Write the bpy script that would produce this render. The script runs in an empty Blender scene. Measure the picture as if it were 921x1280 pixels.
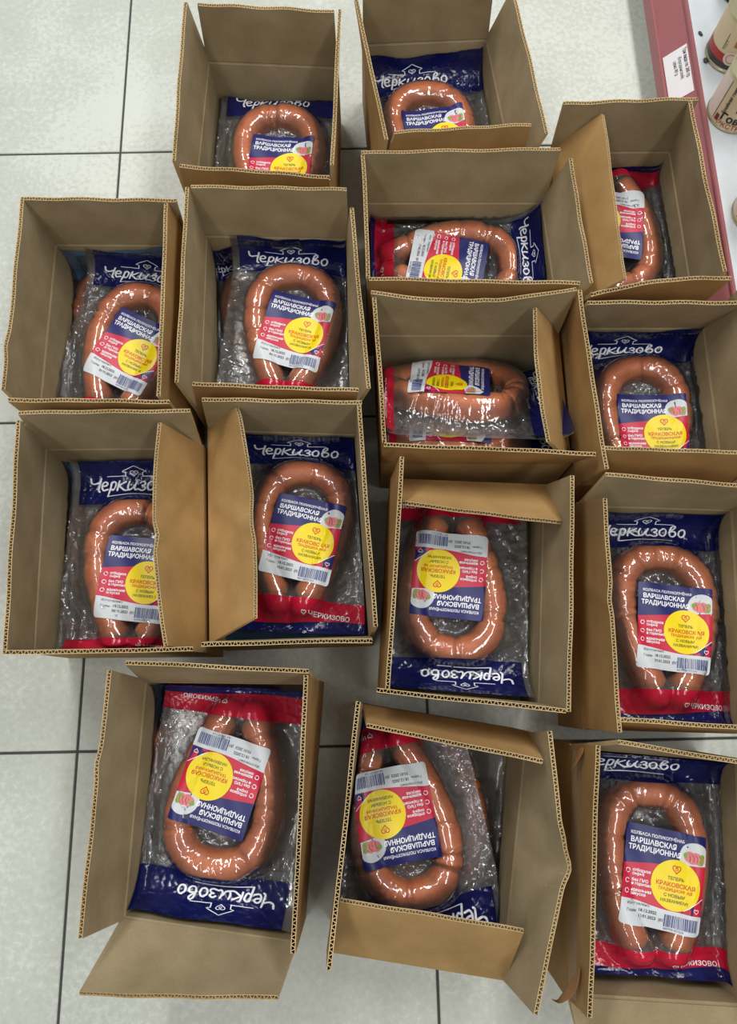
import bpy, math, random
import numpy as np
from mathutils import Vector, Matrix

scene = bpy.context.scene
COL = scene.collection
R = math.radians

# ---------------------------------------------------------------- camera
F_PX, PITCH, CAM_H, IMG_W, IMG_H = 924.0, 76.0, 1.323, 921, 1280
cam_data = bpy.data.cameras.new('camera')
cam_data.sensor_fit = 'HORIZONTAL'
cam_data.sensor_width = 36.0
cam_data.lens = 36.0 * F_PX / IMG_W
cam_data.clip_start = 0.02
cam = bpy.data.objects.new('camera', cam_data)
cam.location = (0, 0, CAM_H)
cam.rotation_euler = (R(90 - PITCH), 0, 0)
COL.objects.link(cam)
scene.camera = cam

# ---------------------------------------------------------------- light
world = bpy.data.worlds.new('shop_ambient')
scene.world = world
world.use_nodes = True
world.node_tree.nodes['Background'].inputs[0].default_value = (0.93, 0.96, 1.0, 1)
world.node_tree.nodes['Background'].inputs[1].default_value = 0.15

def area(name, loc, sx, sy, power, rot=(0, 0, 0), color=(1.0, 0.98, 0.94)):
    d = bpy.data.lights.new(name, 'AREA')
    d.shape = 'RECTANGLE'; d.size = sx; d.size_y = sy; d.energy = power; d.color = color
    o = bpy.data.objects.new(name, d)
    o.location = loc; o.rotation_euler = rot
    COL.objects.link(o)
    return o
# rows of ceiling tubes of the shop, 3 m up
area('ceiling_tube_light', (-1.0, 2.1, 3.0), 0.3, 2.4, 42)
area('ceiling_tube_light', (1.1, 2.1, 3.0), 0.6, 2.4, 44)
area('ceiling_tube_light', (-1.0, -0.8, 3.0), 0.3, 2.4, 19)
area('ceiling_tube_light', (1.1, -0.8, 3.0), 0.3, 2.4, 25)

vs = scene.view_settings
vs.view_transform = 'Standard'; vs.look = 'None'; vs.gamma = 1.0
vs.use_curve_mapping = False
vs.exposure = 0.38

# ---------------------------------------------------------------- helpers
def lin(c):
    c = c / 255.0
    return c / 12.92 if c <= 0.04045 else ((c + 0.055) / 1.055) ** 2.4
def rgb(r, g, b): return (lin(r), lin(g), lin(b), 1.0)

def unproject(x, y, z):
    a = (x - IMG_W / 2) / F_PX; b = (y - IMG_H / 2) / F_PX; p = R(PITCH)
    d = np.array([a, math.cos(p) - b * math.sin(p), -math.sin(p) - b * math.cos(p)])
    return d * ((z - CAM_H) / d[2]) + np.array([0, 0, CAM_H])

def mesh_obj(name, verts, faces, mats, parent=None, mat_idx=None, smooth=False, parent_inv=None):
    me = bpy.data.meshes.new(name)
    me.from_pydata([tuple(map(float, v)) for v in verts], [], [tuple(map(int, f)) for f in faces])
    for m in (mats if isinstance(mats, (list, tuple)) else [mats]): me.materials.append(m)
    if mat_idx is not None: me.polygons.foreach_set('material_index', list(mat_idx))
    if smooth: me.polygons.foreach_set('use_smooth', [True] * len(me.polygons))
    me.update()
    o = bpy.data.objects.new(name, me)
    COL.objects.link(o)
    if parent: o.parent = parent
    return o

def empty(name, loc, rz=0):
    o = bpy.data.objects.new(name, None)
    o.empty_display_size = 0.03
    o.location = loc; o.rotation_euler = (0, 0, rz)
    COL.objects.link(o)
    return o

def tag(o, label, cat=None, group=None, kind=None):
    if label: o['label'] = label
    if cat: o['category'] = cat
    if group: o['group'] = group
    if kind: o['kind'] = kind
    return o

# ---------------------------------------------------------------- materials
def new_mat(name):
    m = bpy.data.materials.new(name); m.use_nodes = True
    nt = m.node_tree
    return m, nt, nt.nodes['Principled BSDF'], nt.nodes, nt.links

def noise_node(nt, scale, detail=3, vec=None, rough=0.5):
    n = nt.nodes.new('ShaderNodeTexNoise')
    n.inputs['Scale'].default_value = scale; n.inputs['Detail'].default_value = detail
    n.inputs['Roughness'].default_value = rough
    if vec is None:
        tc = nt.nodes.new('ShaderNodeTexCoord'); vec = tc.outputs['Object']
    nt.links.new(vec, n.inputs['Vector'])
    return n

def ramp_node(nt, fac, stops):
    r = nt.nodes.new('ShaderNodeValToRGB')
    e = r.color_ramp.elements
    while len(e) < len(stops): e.new(0.5)
    for el, (p, c) in zip(e, stops): el.position = p; el.color = c
    nt.links.new(fac, r.inputs['Fac'])
    return r

def bump_node(nt, height, bsdf, strength, dist):
    b = nt.nodes.new('ShaderNodeBump')
    b.inputs['Strength'].default_value = strength; b.inputs['Distance'].default_value = dist
    nt.links.new(height, b.inputs['Height']); nt.links.new(b.outputs['Normal'], bsdf.inputs['Normal'])

def kraft(name, c0, c1):
    m, nt, b, N, L = new_mat(name)
    geo = N.new('ShaderNodeNewGeometry')
    n1 = noise_node(nt, 14, 4, geo.outputs['Position'])
    n2 = noise_node(nt, 320, 3, geo.outputs['Position'], 0.7)
    mx = N.new('ShaderNodeMath'); mx.operation = 'MULTIPLY_ADD'
    L.new(n2.outputs['Fac'], mx.inputs[0]); mx.inputs[1].default_value = 0.45
    L.new(n1.outputs['Fac'], mx.inputs[2])
    r = ramp_node(nt, mx.outputs[0], [(0.45, c0), (0.95, c1)])
    L.new(r.outputs['Color'], b.inputs['Base Color'])
    b.inputs['Roughness'].default_value = 0.75
    b.inputs['Specular IOR Level'].default_value = 0.25
    bump_node(nt, n2.outputs['Fac'], b, 0.25, 0.0006)
    return m
M_IN = kraft('kraft_inside', rgb(146, 131, 99), rgb(176, 160, 128))
M_OUT = kraft('kraft_outside', rgb(156, 124, 78), rgb(184, 149, 98))
M_FLUTE = kraft('kraft_fluting', rgb(172, 147, 104), rgb(204, 180, 136))

def plain(name, col, rough=0.5, spec=0.5, coat=0.0, metallic=0.0):
    m, nt, b, N, L = new_mat(name)
    b.inputs['Base Color'].default_value = col; b.inputs['Roughness'].default_value = rough
    b.inputs['Specular IOR Level'].default_value = spec; b.inputs['Metallic'].default_value = metallic
    if coat: b.inputs['Coat Weight'].default_value = coat; b.inputs['Coat Roughness'].default_value = 0.08
    return m

def printed(name, col, col2=None, see=0.0):
    """ink printed on glossy film"""
    m, nt, b, N, L = new_mat(name)
    n = noise_node(nt, 60, 2)
    r = ramp_node(nt, n.outputs['Fac'], [(0.3, col), (0.7, col2 or col)])
    L.new(r.outputs['Color'], b.inputs['Base Color'])
    b.inputs['Roughness'].default_value = 0.15
    n2 = noise_node(nt, 130, 3)
    bump_node(nt, n2.outputs['Fac'], b, 0.35, 0.0012)
    if see: b.inputs['Alpha'].default_value = 1 - see
    return m
M_BLUE = printed('blue_film_print', rgb(17, 23, 76), rgb(21, 28, 88))
M_RED = printed('red_film_print', rgb(184, 18, 50), rgb(194, 26, 58), 0.10)
M_BLUEBACK = printed('blue_print_reverse', rgb(74, 104, 132), rgb(82, 112, 140))
M_REDBACK = printed('red_print_reverse', rgb(176, 60, 84), rgb(184, 70, 92), 0.1)
M_LBLUE = plain('label_blue', rgb(24, 28, 98), 0.4)
M_LRED = plain('label_red', rgb(194, 28, 62), 0.4)
M_LWHITE = plain('label_white', rgb(204, 210, 216), 0.4)
M_YELLOW = plain('sticker_yellow', rgb(236, 212, 4), 0.4)
M_WHITEINK = plain('white_ink', rgb(240, 242, 250), 0.35)
M_REDINK = plain('red_ink', rgb(205, 70, 20), 0.4)
M_DARKINK = plain('dark_ink', rgb(58, 62, 70), 0.4)
M_GREENINK = plain('olive_ink', rgb(92, 96, 20), 0.4)
M_BLUEINK = plain('barcode_ink', rgb(52, 66, 130), 0.4)
M_HAM = plain('ham_pink', rgb(216, 120, 124), 0.4)
M_HAMD = plain('ham_dark', rgb(150, 60, 66), 0.4)
M_LEAF = plain('salad_green', rgb(120, 158, 52), 0.4)

def film_mat(name, haze, haze_col, spec_mul, rough, bump=0.5):
    m = bpy.data.materials.new(name); m.use_nodes = True
    nt = m.node_tree; N = nt.nodes; L = nt.links
    N.clear()
    out = N.new('ShaderNodeOutputMaterial')
    tr = N.new('ShaderNodeBsdfTransparent'); tr.inputs[0].default_value = (0.95, 0.955, 0.96, 1)
    df = N.new('ShaderNodeBsdfDiffuse'); df.inputs[0].default_value = haze_col
    m1 = N.new('ShaderNodeMixShader'); m1.inputs[0].default_value = haze
    L.new(tr.outputs[0], m1.inputs[1]); L.new(df.outputs[0], m1.inputs[2])
    gl = N.new('ShaderNodeBsdfGlossy'); gl.inputs['Roughness'].default_value = rough
    fr = N.new('ShaderNodeFresnel'); fr.inputs[0].default_value = 1.5
    mu = N.new('ShaderNodeMath'); mu.operation = 'MULTIPLY'; mu.use_clamp = True
    mu.inputs[1].default_value = spec_mul
    L.new(fr.outputs[0], mu.inputs[0])
    m2 = N.new('ShaderNodeMixShader')
    L.new(mu.outputs[0], m2.inputs[0]); L.new(m1.outputs[0], m2.inputs[1]); L.new(gl.outputs[0], m2.inputs[2])
    n2 = noise_node(nt, 95, 2)
    b = N.new('ShaderNodeBump'); b.inputs['Strength'].default_value = bump; b.inputs['Distance'].default_value = 0.002
    L.new(n2.outputs['Fac'], b.inputs['Height'])
    L.new(b.outputs[0], gl.inputs['Normal']); L.new(b.outputs[0], fr.inputs['Normal'])
    L.new(m2.outputs[0], out.inputs[0])
    return m
M_FILM = film_mat('clear_film', 0.06, (0.8, 0.82, 0.85, 1), 2.6, 0.05, 0.3)
M_BACKFILM = film_mat('back_film', 0.36, (0.40, 0.41, 0.43, 1), 1.8, 0.15, 0.3)

def sausage_mat():
    m, nt, b, N, L = new_mat('smoked_sausage')
    n = noise_node(nt, 28, 4)
    n2 = noise_node(nt, 230, 3)
    mx = N.new('ShaderNodeMath'); mx.operation = 'MULTIPLY_ADD'
    L.new(n2.outputs['Fac'], mx.inputs[0]); mx.inputs[1].default_value = 0.4
    L.new(n.outputs['Fac'], mx.inputs[2])
    r = ramp_node(nt, mx.outputs[0], [(0.4, rgb(170, 78, 18)), (0.7, rgb(206, 108, 36)), (1.0, rgb(224, 138, 64))])
    L.new(r.outputs['Color'], b.inputs['Base Color'])
    b.inputs['Roughness'].default_value = 0.42
    b.inputs['Subsurface Weight'].default_value = 0.0
    bump_node(nt, n2.outputs['Fac'], b, 0.3, 0.0008)
    return m
M_SAUS = sausage_mat()

def tile_mat():
    m, nt, b, N, L = new_mat('stone_tile')
    geo = N.new('ShaderNodeNewGeometry')
    n1 = noise_node(nt, 95, 4, geo.outputs['Position'], 0.65)
    n2 = noise_node(nt, 3.0, 3, geo.outputs['Position'])
    mx = N.new('ShaderNodeMath'); mx.operation = 'MULTIPLY_ADD'
    L.new(n1.outputs['Fac'], mx.inputs[0]); mx.inputs[1].default_value = 0.8
    L.new(n2.outputs['Fac'], mx.inputs[2])
    r = ramp_node(nt, mx.outputs[0], [(0.5, rgb(177, 182, 172)), (0.9, rgb(197, 202, 193)), (1.25, rgb(209, 214, 206))])
    L.new(r.outputs['Color'], b.inputs['Base Color'])
    b.inputs['Roughness'].default_value = 0.38
    b.inputs['Specular IOR Level'].default_value = 0.4
    bump_node(nt, n1.outputs['Fac'], b, 0.08, 0.001)
    return m
M_TILE = tile_mat()
M_GROUT = plain('grout', rgb(70, 72, 72), 0.9)

# ---------------------------------------------------------------- floor
def box_verts(x0, x1, y0, y1, z0, z1):
    v = [(x0, y0, z0), (x1, y0, z0), (x1, y1, z0), (x0, y1, z0), (x0, y0, z1), (x1, y0, z1), (x1, y1, z1), (x0, y1, z1)]
    f = [(3, 2, 1, 0), (4, 5, 6, 7), (0, 1, 5, 4), (1, 2, 6, 5), (2, 3, 7, 6), (3, 0, 4, 7)]
    return v, f
TS = 0.6
fl = mesh_obj('floor', *box_verts(-3.0, 4.2, -2.4, 5.4, -0.03, -0.0025), M_GROUT)
fl.location = (-0.497, -0.092, 0); fl.rotation_euler = (0, 0, R(1.15))
tag(fl, 'pale grey stone tile floor with thin dark joints', kind='structure')
def tile_mesh():
    a = TS / 2 - 0.0022; b = a - 0.0012
    v = []
    for z, s in ((-0.02, a), (-0.0012, a), (0.0, b)):
        v += [(-s, -s, z), (s, -s, z), (s, s, z), (-s, s, z)]
    f = [(8, 9, 10, 11)]
    for k in (0, 4):
        for i in range(4):
            j = (i + 1) % 4
            f.append((k + i, k + j, k + 4 + j, k + 4 + i))
    me = bpy.data.meshes.new('floor_tile'); me.from_pydata(v, [], f); me.materials.append(M_TILE)
    return me
tm = tile_mesh()
for i in range(-5, 7):
    for j in range(-4, 9):
        o = bpy.data.objects.new('floor_tile', tm)
        COL.objects.link(o); o.parent = fl
        o.location = ((i + 0.5) * TS, (j + 0.5) * TS, 0)

# ---------------------------------------------------------------- cardboard boxes
BH, FLAP, TH = 0.15, 0.125, 0.0062
def flap_mesh(E0, E1, out, ph0, ph1, in0, in1, mid=0.0, tri=False, ln=FLAP, seed=0, curl=0.0, creases=()):
    """one hinged flap: hinge E0->E1 at rim height, angle 0 = flat outwards, 90 = upright, 180 = folded in"""
    rnd = random.Random(seed)
    E0 = np.array(E0); E1 = np.array(E1); u = (E1 - E0); W = np.linalg.norm(u); u = u / W
    n, k = 44, 9
    rows = [0, 0.028] + [0.028 + 0.972 * q / 8 for q in range(1, 9)]
    w1, w2, w3 = rnd.uniform(0, 6), rnd.uniform(0, 6), rnd.uniform(-1, 1)
    def surf(s, t):
        m = (1 - abs(2 * s - 1)) if tri else math.sin(math.pi * s)
        wob = 1.6 * math.sin(5 * s + w1) + 0.9 * math.sin(11 * s + w2)
        base = ph0 + (ph1 - ph0) * s + mid * m
        x = 0.0; z = 0.0
        st = 6
        for q in range(st):                                  # integrate the bend along the flap
            a = R(base + (wob + curl) * ((q + 0.5) / st * t - 0.35))
            x += math.cos(a) * ln * t / st; z += math.sin(a) * ln * t / st
        g0 = 0.002 + (in0 - 0.002) * t; g1 = 0.002 + (in1 - 0.002) * t
        pos = E0 + u * (g0 + (W - g0 - g1) * s)
        edge = 0.0012 * math.sin(17 * s + w2) * t
        z += edge
        return np.array([pos[0] + out[0] * x, pos[1] + out[1] * x, BH + z])
    P = np.array([[surf(i / n, t) for i in range(n + 1)] for t in rows])
    du = np.gradient(P, axis=1); dv = np.gradient(P, axis=0)
    N = np.cross(du, dv); N /= np.linalg.norm(N, axis=2)[..., None] + 1e-12
    # outside of the flap must point away from the box when upright
    ref = np.array([out[0], out[1], -0.2])
    if np.mean(np.sum(N * ref, axis=2)) < 0: N = -N
    for (s0, sl, am) in creases:                              # handling creases: low ridges across the sheet
        for j, t in enumerate(rows):
            for i in range(n + 1):
                P[j, i] += N[j, i] * am * max(0, 1 - abs(i / n - s0 - sl * (t - .5)) / 0.07) * min(1, t * 3)
    du = np.gradient(P, axis=1); dv = np.gradient(P, axis=0)
    N = np.cross(du, dv); N /= np.linalg.norm(N, axis=2)[..., None] + 1e-12
    if np.mean(np.sum(N * ref, axis=2)) < 0: N = -N
    half_t = np.full((k + 1, 1, 1), TH * 0.5)
    O = P + N * half_t; half_t[0] = -0.0002; I = P - N * half_t
    th = 0.0010
    O2 = O - N * th; I2 = I + N * th
    layers = [O, O2, I2, I]
    verts = np.concatenate([a.reshape(-1, 3) for a in layers]); m = (n + 1) * (k + 1)
    ix = lambda l, j, i: l * m + j * (n + 1) + i
    faces, mi = [], []
    for l, flip, mat in ((0, 0, 0), (1, 1, 2), (2, 0, 2), (3, 1, 1)):
        for j in range(k):
            for i in range(n):
                q = (ix(l, j, i), ix(l, j, i + 1), ix(l, j + 1, i + 1), ix(l, j + 1, i))
                faces.append(q[::-1] if flip else q); mi.append(mat)
    for a, b in ((0, 1), (2, 3)):
        for i in range(n):
            faces.append((ix(a, k, i), ix(a, k, i + 1), ix(b, k, i + 1), ix(b, k, i))); mi.append(2)
    for i in (0, n):
        for j in range(k):
            faces.append((ix(0, j, i), ix(0, j + 1, i), ix(3, j + 1, i), ix(3, j, i))); mi.append(2)
    for i in range(n):
        faces.append((ix(0, 0, i), ix(0, 0, i + 1), ix(3, 0, i + 1), ix(3, 0, i))); mi.append(1)
    # fluting wave along the cut edge
    nw = max(8, int(W / 0.0088)); sub = 6
    fv, ff = [], []
    T0 = 0.86
    for q in range(nw * sub + 1):
        s = q / (nw * sub); a = math.sin(2 * math.pi * q / sub)
        a = max(-1, min(1, a * 1.2))
        fi = min(n - 1, int(s * n)); fr = s * n - fi
        for jj, t in ((k - 1, 0), (k, -0.0006)):
            p = P[jj, fi] * (1 - fr) + P[jj, fi + 1] * fr
            nn = N[jj, fi] * (1 - fr) + N[jj, fi + 1] * fr
            fv.append(p + nn * a * (TH * 0.5 - 0.0006))
    for q in range(nw * sub):
        ff.append((2 * q, 2 * q + 2, 2 * q + 3, 2 * q + 1))
    return verts, faces, mi, fv, ff, P, N

# rim corners (back-left, back-right, front-right, front-left) and flaps: angle at both ends, inset at both ends, extra bend
BOXES = {
1: (((-.313, 1.193), (-.058, 1.18), (-.062, .85), (-.324, .86)),
    dict(B=(92, 94, .012, .002), R=(85, 88, .006, .002), F=(85, 80, .012, .002), L=(84, 89, .003, .002))),
2: (((-.013, 1.233), (.234, 1.246), (.276, .921), (.014, .907)),
    dict(B=(93, 97, .002, .012), R=(80, 78, .03, -.006), F=(93, 94, .030, .002), L=(82, 96, .018, -.004))),
3: (((.336, .988), (.566, .99), (.578, .66), (.349, .657)),
    dict(B=(94, 91, -.006, .006), R=(98, 94, .009, -.004), F=(70, 82, .003, .002, 4), L=(120, 119, .021, -.008))),
4: (((-.008, .88), (.322, .88), (.338, .645), (-.001, .642)),
    dict(B=(90, 86, -.004, .002), R=(83, 82, .015, -.01), F=(89, 84, .002, .003), L=(88, 89, .006, .002))),
5: (((-.568, .794), (-.32, .792), (-.308, .442), (-.562, .445)),
    dict(B=(91, 91, .006, -.006), R=(93, 94, .012, .002), F=(85, 85, .015, -.006), L=(90, 91, .003, .009))),
6: (((-.298, .812), (-.034, .805), (-.025, .46), (-.29, .463)),
    dict(B=(88, 88, .006, .002), R=(86, 77, .033, -.004), F=(89, 85, .021, -.01), L=(89, 87, .002, .003))),
7: (((.01, .615), (.331, .615), (.337, .375), (.021, .375)),
    dict(B=(87, 84, -.006, .002, 8), R=(120, 119, .012, .002, 3), F=(84, 78, .002, -.003), L=(88, 90, .006, -.006))),
8: (((.343, .629), (.59, .629), (.593, .333), (.347, .339)),
    dict(B=(101, 101, .002, .002), R=(85, 90, -.006, .002), F=(99, 97, .002, .009), L=(84, 91, .006, -.012))),
9: (((-.545, .406), (-.276, .408), (-.255, .067), (-.528, .065)),
    dict(B=(84, 83, .015, -.006), R=(108, 102, .003, .003, 6), F=(86, 87, .018, -.01), L=(96, 98, .002, -.006))),
10: (((-.271, .441), (-.018, .432), (.007, .086), (-.249, .078)),
    dict(B=(90, 88, .018, -.008), R=(87, 87, .002, .009), F=(85, 84, .015, .002), L=(122, 132, .012, .027, 5))),
11: (((.036, .35), (.296, .339), (.267, -.016), (.015, .005)),
    dict(B=(122, 132, .018, .003), R=(85, 85, .021, -.004), F=(90, 87, -.004, -.004), L=(95, 94, .003, .006))),
12: (((.342, .309), (.6, .301), (.579, -.056), (.326, -.049)),
    dict(B=(84, 90, .009, .003), R=(81, 87, .012, .003), F=(97, 94, .015, .024), L=(91, 96, .027, .002))),
13: (((-.35, .027), (-.077, .024), (-.101, -.347), (-.357, -.313)),
    dict(B=(80, 84, .012, .006), R=(93, 87, -.004, .03), F=(62, 78, -.004, .010), L=(84, 83, -.008, .012))),
14: (((-.013, -.011), (.247, -.052), (.194, -.39), (-.06, -.353)),
    dict(B=(100, 105, .015, .006), R=(89, 82, -.006, .006, -14, True), F=(135, 134, .009, .002), L=(88, 92, -.004, .018))),
15: (((.305, -.07), (.561, -.091), (.532, -.426), (.278, -.412)),
    dict(B=(83, 90, .033, .012), R=(86, 89, -.006, .021), F=(58, 58, .002, .004), L=(91, 87, -.006, .022))),
}
BOX_LABEL = {
1: 'open cardboard box at the top left of the group, nearest the far floor tiles',
2: 'open cardboard box in the top row with its back flap cut by the picture edge',
3: 'open cardboard box standing against the red shelf edge, below the price paper',
4: 'wide cardboard box holding one sausage pack turned sideways with bare flaps all around',
5: 'open cardboard box at the left picture edge in the upper left corner of the group',
6: 'open cardboard box in the second row with flaps spread evenly upright around two packs',
7: 'wide cardboard box in the centre holding two sideways packs one above the other',
8: 'shorter cardboard box at the right edge holding a pack with a crumpled blue header',
9: 'open cardboard box at the left whose creased right flap leans over its pack',
10: 'open cardboard box whose creased left flap leans inward, the dark floor gap below it',
11: 'cardboard box in the middle with its tan back flap bent in over an upside-down pack',
12: 'cardboard box at the right edge with clear tape on its left flap',
13: 'cardboard box at the bottom left with its front flap opened out over the floor',
14: 'tilted cardboard box at the bottom centre with front and back flaps bent inward',
15: 'cardboard box in the bottom right corner with torn brown paper on its left flap',
}
CREASE = {(14, 'R'): [(.34, .12, .004), (.50, -.05, .005), (.63, -.25, .004)], (9, 'R'): [(.30, .45, .003), (.62, -.2, .003)],
          (10, 'L'): [(.12, -.3, .004), (.45, .25, .004), (.56, -.12, .003)], (5, 'L'): [(.66, .25, .003)], (12, 'L'): [(.4, .1, .003)],
          (13, 'L'): [(.42, -.1, .003)], (7, 'B'): [(.5, .1, .002)], (3, 'L'): [(.7, .4, .002)]}
FLAPSURF = {}
for n, (q, flaps) in BOXES.items():
    C = [np.array(c) for c in q]; ctr = sum(C) / 4
    root = empty('cardboard_box', (ctr[0], ctr[1], 0))
    tag(root, BOX_LABEL[n], 'box', 'open cardboard boxes on the floor')
    off = np.array([ctr[0], ctr[1], 0])
    # inner corners
    inner = []
    for i in range(4):
        p, a, b = C[i], C[(i + 1) % 4], C[(i - 1) % 4]
        da = (a - p) / np.linalg.norm(a - p); db = (b - p) / np.linalg.norm(b - p)
        inner.append(p + (da + db) * TH)
    for i in range(4):
        j = (i + 1) % 4
        o0, o1, i0, i1 = C[i], C[j], inner[i], inner[j]
        v = [(*(p - ctr), z) for z in (0.001, BH - .004) for p in (o0, o1, i1, i0)]
        v += [(*(o0 - ctr), BH), (*(o1 - ctr), BH), (*((o1 + i1) / 2 - ctr), BH), (*((o0 + i0) / 2 - ctr), BH)]
        f = [(0, 1, 2, 3), (4, 5, 1, 0), (6, 7, 3, 2), (0, 3, 7, 4), (2, 1, 5, 6), (8, 9, 5, 4), (10, 11, 7, 6), (11, 10, 9, 8), (4, 7, 11, 8), (6, 5, 9, 10)]
        mesh_obj('side_wall', v, f, [M_OUT, M_IN], root, [0, 0, 1, 1, 1, 0, 1, 1, 1, 1])
    v = [(*(p - ctr), z) for z in (0.0012, 0.0055) for p in inner]
    mesh_obj('bottom', v, [(0, 1, 2, 3), (7, 6, 5, 4), (0, 4, 5, 1), (1, 5, 6, 2), (2, 6, 7, 3), (3, 7, 4, 0)], [M_OUT, M_IN], root, [0, 1, 0, 0, 0, 0])
    for e, fp in flaps.items():
        a, b = {'B': (0, 1), 'R': (1, 2), 'F': (3, 2), 'L': (0, 3)}[e]
        E0, E1 = C[a], C[b]; u = (E1 - E0) / np.linalg.norm(E1 - E0); out = np.array([-u[1], u[0]])
        if np.dot(out, ctr - E0) > 0: out = -out
        ph0, ph1, in0, in1 = fp[:4]
        hinge = -out * TH * 0.5
        vv, ff, mi, fv, fff, P, NN = flap_mesh(E0 + hinge, E1 + hinge, out, ph0, ph1, in0, in1,
                                       fp[4] if len(fp) > 4 else 0, len(fp) > 5, seed=n * 7 + ord(e), creases=CREASE.get((n, e), ()))
        FLAPSURF[n, e] = (P, NN)
        fo = mesh_obj('flap', vv - off, ff, [M_OUT, M_IN, M_FLUTE], root, mi, True)
        try: fo.data.set_sharp_from_angle(angle=R(40))
        except Exception: pass
        fu = mesh_obj('fluting', np.array(fv) - off, fff, M_FLUTE, fo)
        md = fu.modifiers.new('paper', 'SOLIDIFY'); md.thickness = 0.0009; md.offset = 0

# ---------------------------------------------------------------- text
_tc = {}
def text2d(s, size, bold=0.0, align='LEFT'):
    key = (s, size, bold, align)
    if key not in _tc:
        c = bpy.data.curves.new('t', 'FONT'); c.body = s; c.size = size; c.align_x = align
        c.resolution_u = 2; c.offset = bold
        o = bpy.data.objects.new('t', c); COL.objects.link(o)
        dg = bpy.context.evaluated_depsgraph_get()
        me = o.evaluated_get(dg).to_mesh()
        v = np.array([(p.co.x, p.co.y) for p in me.vertices]) if len(me.vertices) else np.zeros((0, 2))
        f = [tuple(p.vertices) for p in me.polygons]
        o.evaluated_get(dg).to_mesh_clear()
        bpy.data.objects.remove(o); bpy.data.curves.remove(c)
        _tc[key] = (v, f)
    return _tc[key]

class Flat:
    """collects flat print in the plane"""
    def __init__(s): s.v = []; s.f = []
    def add(s, v, f):
        b = len(s.v); s.v += [tuple(p) for p in v]; s.f += [tuple(i + b for i in q) for q in f]
    def text(s, t, x, y, size, bold=0.0, align='LEFT', rot=0.0, sx=1.0):
        v, f = text2d(t, size, bold, align)
        c, q = math.cos(rot), math.sin(rot)
        s.add([(x + (a * sx) * c - b * q, y + (a * sx) * q + b * c) for a, b in v], f)
    def stroke(s, pts, w, smooth=True):
        p = np.array(pts, float)
        if smooth and len(p) > 2: p = catmull(p, 5)
        else:
            out = []
            for a, b in zip(p[:-1], p[1:]):
                m = max(1, int(np.linalg.norm(b - a) / 0.003)); out += [a + (b - a) * i / m for i in range(m)]
            p = np.array(out + [p[-1]])
        t = np.gradient(p, axis=0); t /= np.linalg.norm(t, axis=1)[:, None] + 1e-12
        nn = np.stack([-t[:, 1], t[:, 0]], 1) * w / 2
        v = []
        for a, b in zip(p, nn): v += [a + b, a - b]
        f = [(2 * i, 2 * i + 1, 2 * i + 3, 2 * i + 2) for i in range(len(p) - 1)]
        s.add(v, f)
        for c in (p[0], p[-1]): s.disc(c, w / 2, 8)
    def disc(s, c, r, n=8, ry=None):
        ry = ry or r
        v = [c] + [(c[0] + r * math.cos(2 * math.pi * i / n), c[1] + ry * math.sin(2 * math.pi * i / n)) for i in range(n)]
        s.add(v, [(0, i + 1, (i + 1) % n + 1) for i in range(n)])
    def rect(s, x0, x1, y0, y1, st=0.004):
        nx = max(1, int((x1 - x0) / st)); ny = max(1, int((y1 - y0) / st))
        v = [(x0 + (x1 - x0) * i / nx, y0 + (y1 - y0) * j / ny) for j in range(ny + 1) for i in range(nx + 1)]
        s.add(v, [(j * (nx + 1) + i, j * (nx + 1) + i + 1, (j + 1) * (nx + 1) + i + 1, (j + 1) * (nx + 1) + i) for j in range(ny) for i in range(nx)])
    def disc_fine(s, c, r, rings=6, n=28, clip=None):
        v = [c]
        for k in range(1, rings + 1):
            for i in range(n):
                x = c[0] + r * k / rings * math.cos(2 * math.pi * i / n); y = c[1] + r * k / rings * math.sin(2 * math.pi * i / n)
                if clip: x, y = clip(x, y)
                v.append((x, y))
        f = [(0, 1 + i, 1 + (i + 1) % n) for i in range(n)]
        for k in range(rings - 1):
            for i in range(n):
                a = 1 + k * n; b = a + n; j = (i + 1) % n
                f.append((a + i, b + i, b + j, a + j))
        s.add(v, f)

def catmull(p, m):
    q = np.vstack([2 * p[0] - p[1], p, 2 * p[-1] - p[-2]])
    out = []
    for i in range(1, len(q) - 2):
        p0, p1, p2, p3 = q[i - 1], q[i], q[i + 1], q[i + 2]
        for k in range(m):
            t = k / m
            out.append(0.5 * ((2 * p1) + (p2 - p0) * t + (2 * p0 - 5 * p1 + 4 * p2 - p3) * t * t + (3 * p1 - p0 - 3 * p2 + p3) * t ** 3))
    out.append(p[-1])
    return np.array(out)

def heart(cx, cy, s):
    pts = []
    for i in range(17):
        t = 2 * math.pi * i / 16
        pts.append((cx + s * 16 * math.sin(t) ** 3 / 17, cy + s * (13 * math.cos(t) - 5 * math.cos(2 * t) - 2 * math.cos(3 * t) - math.cos(4 * t)) / 17))
    return pts

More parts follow.
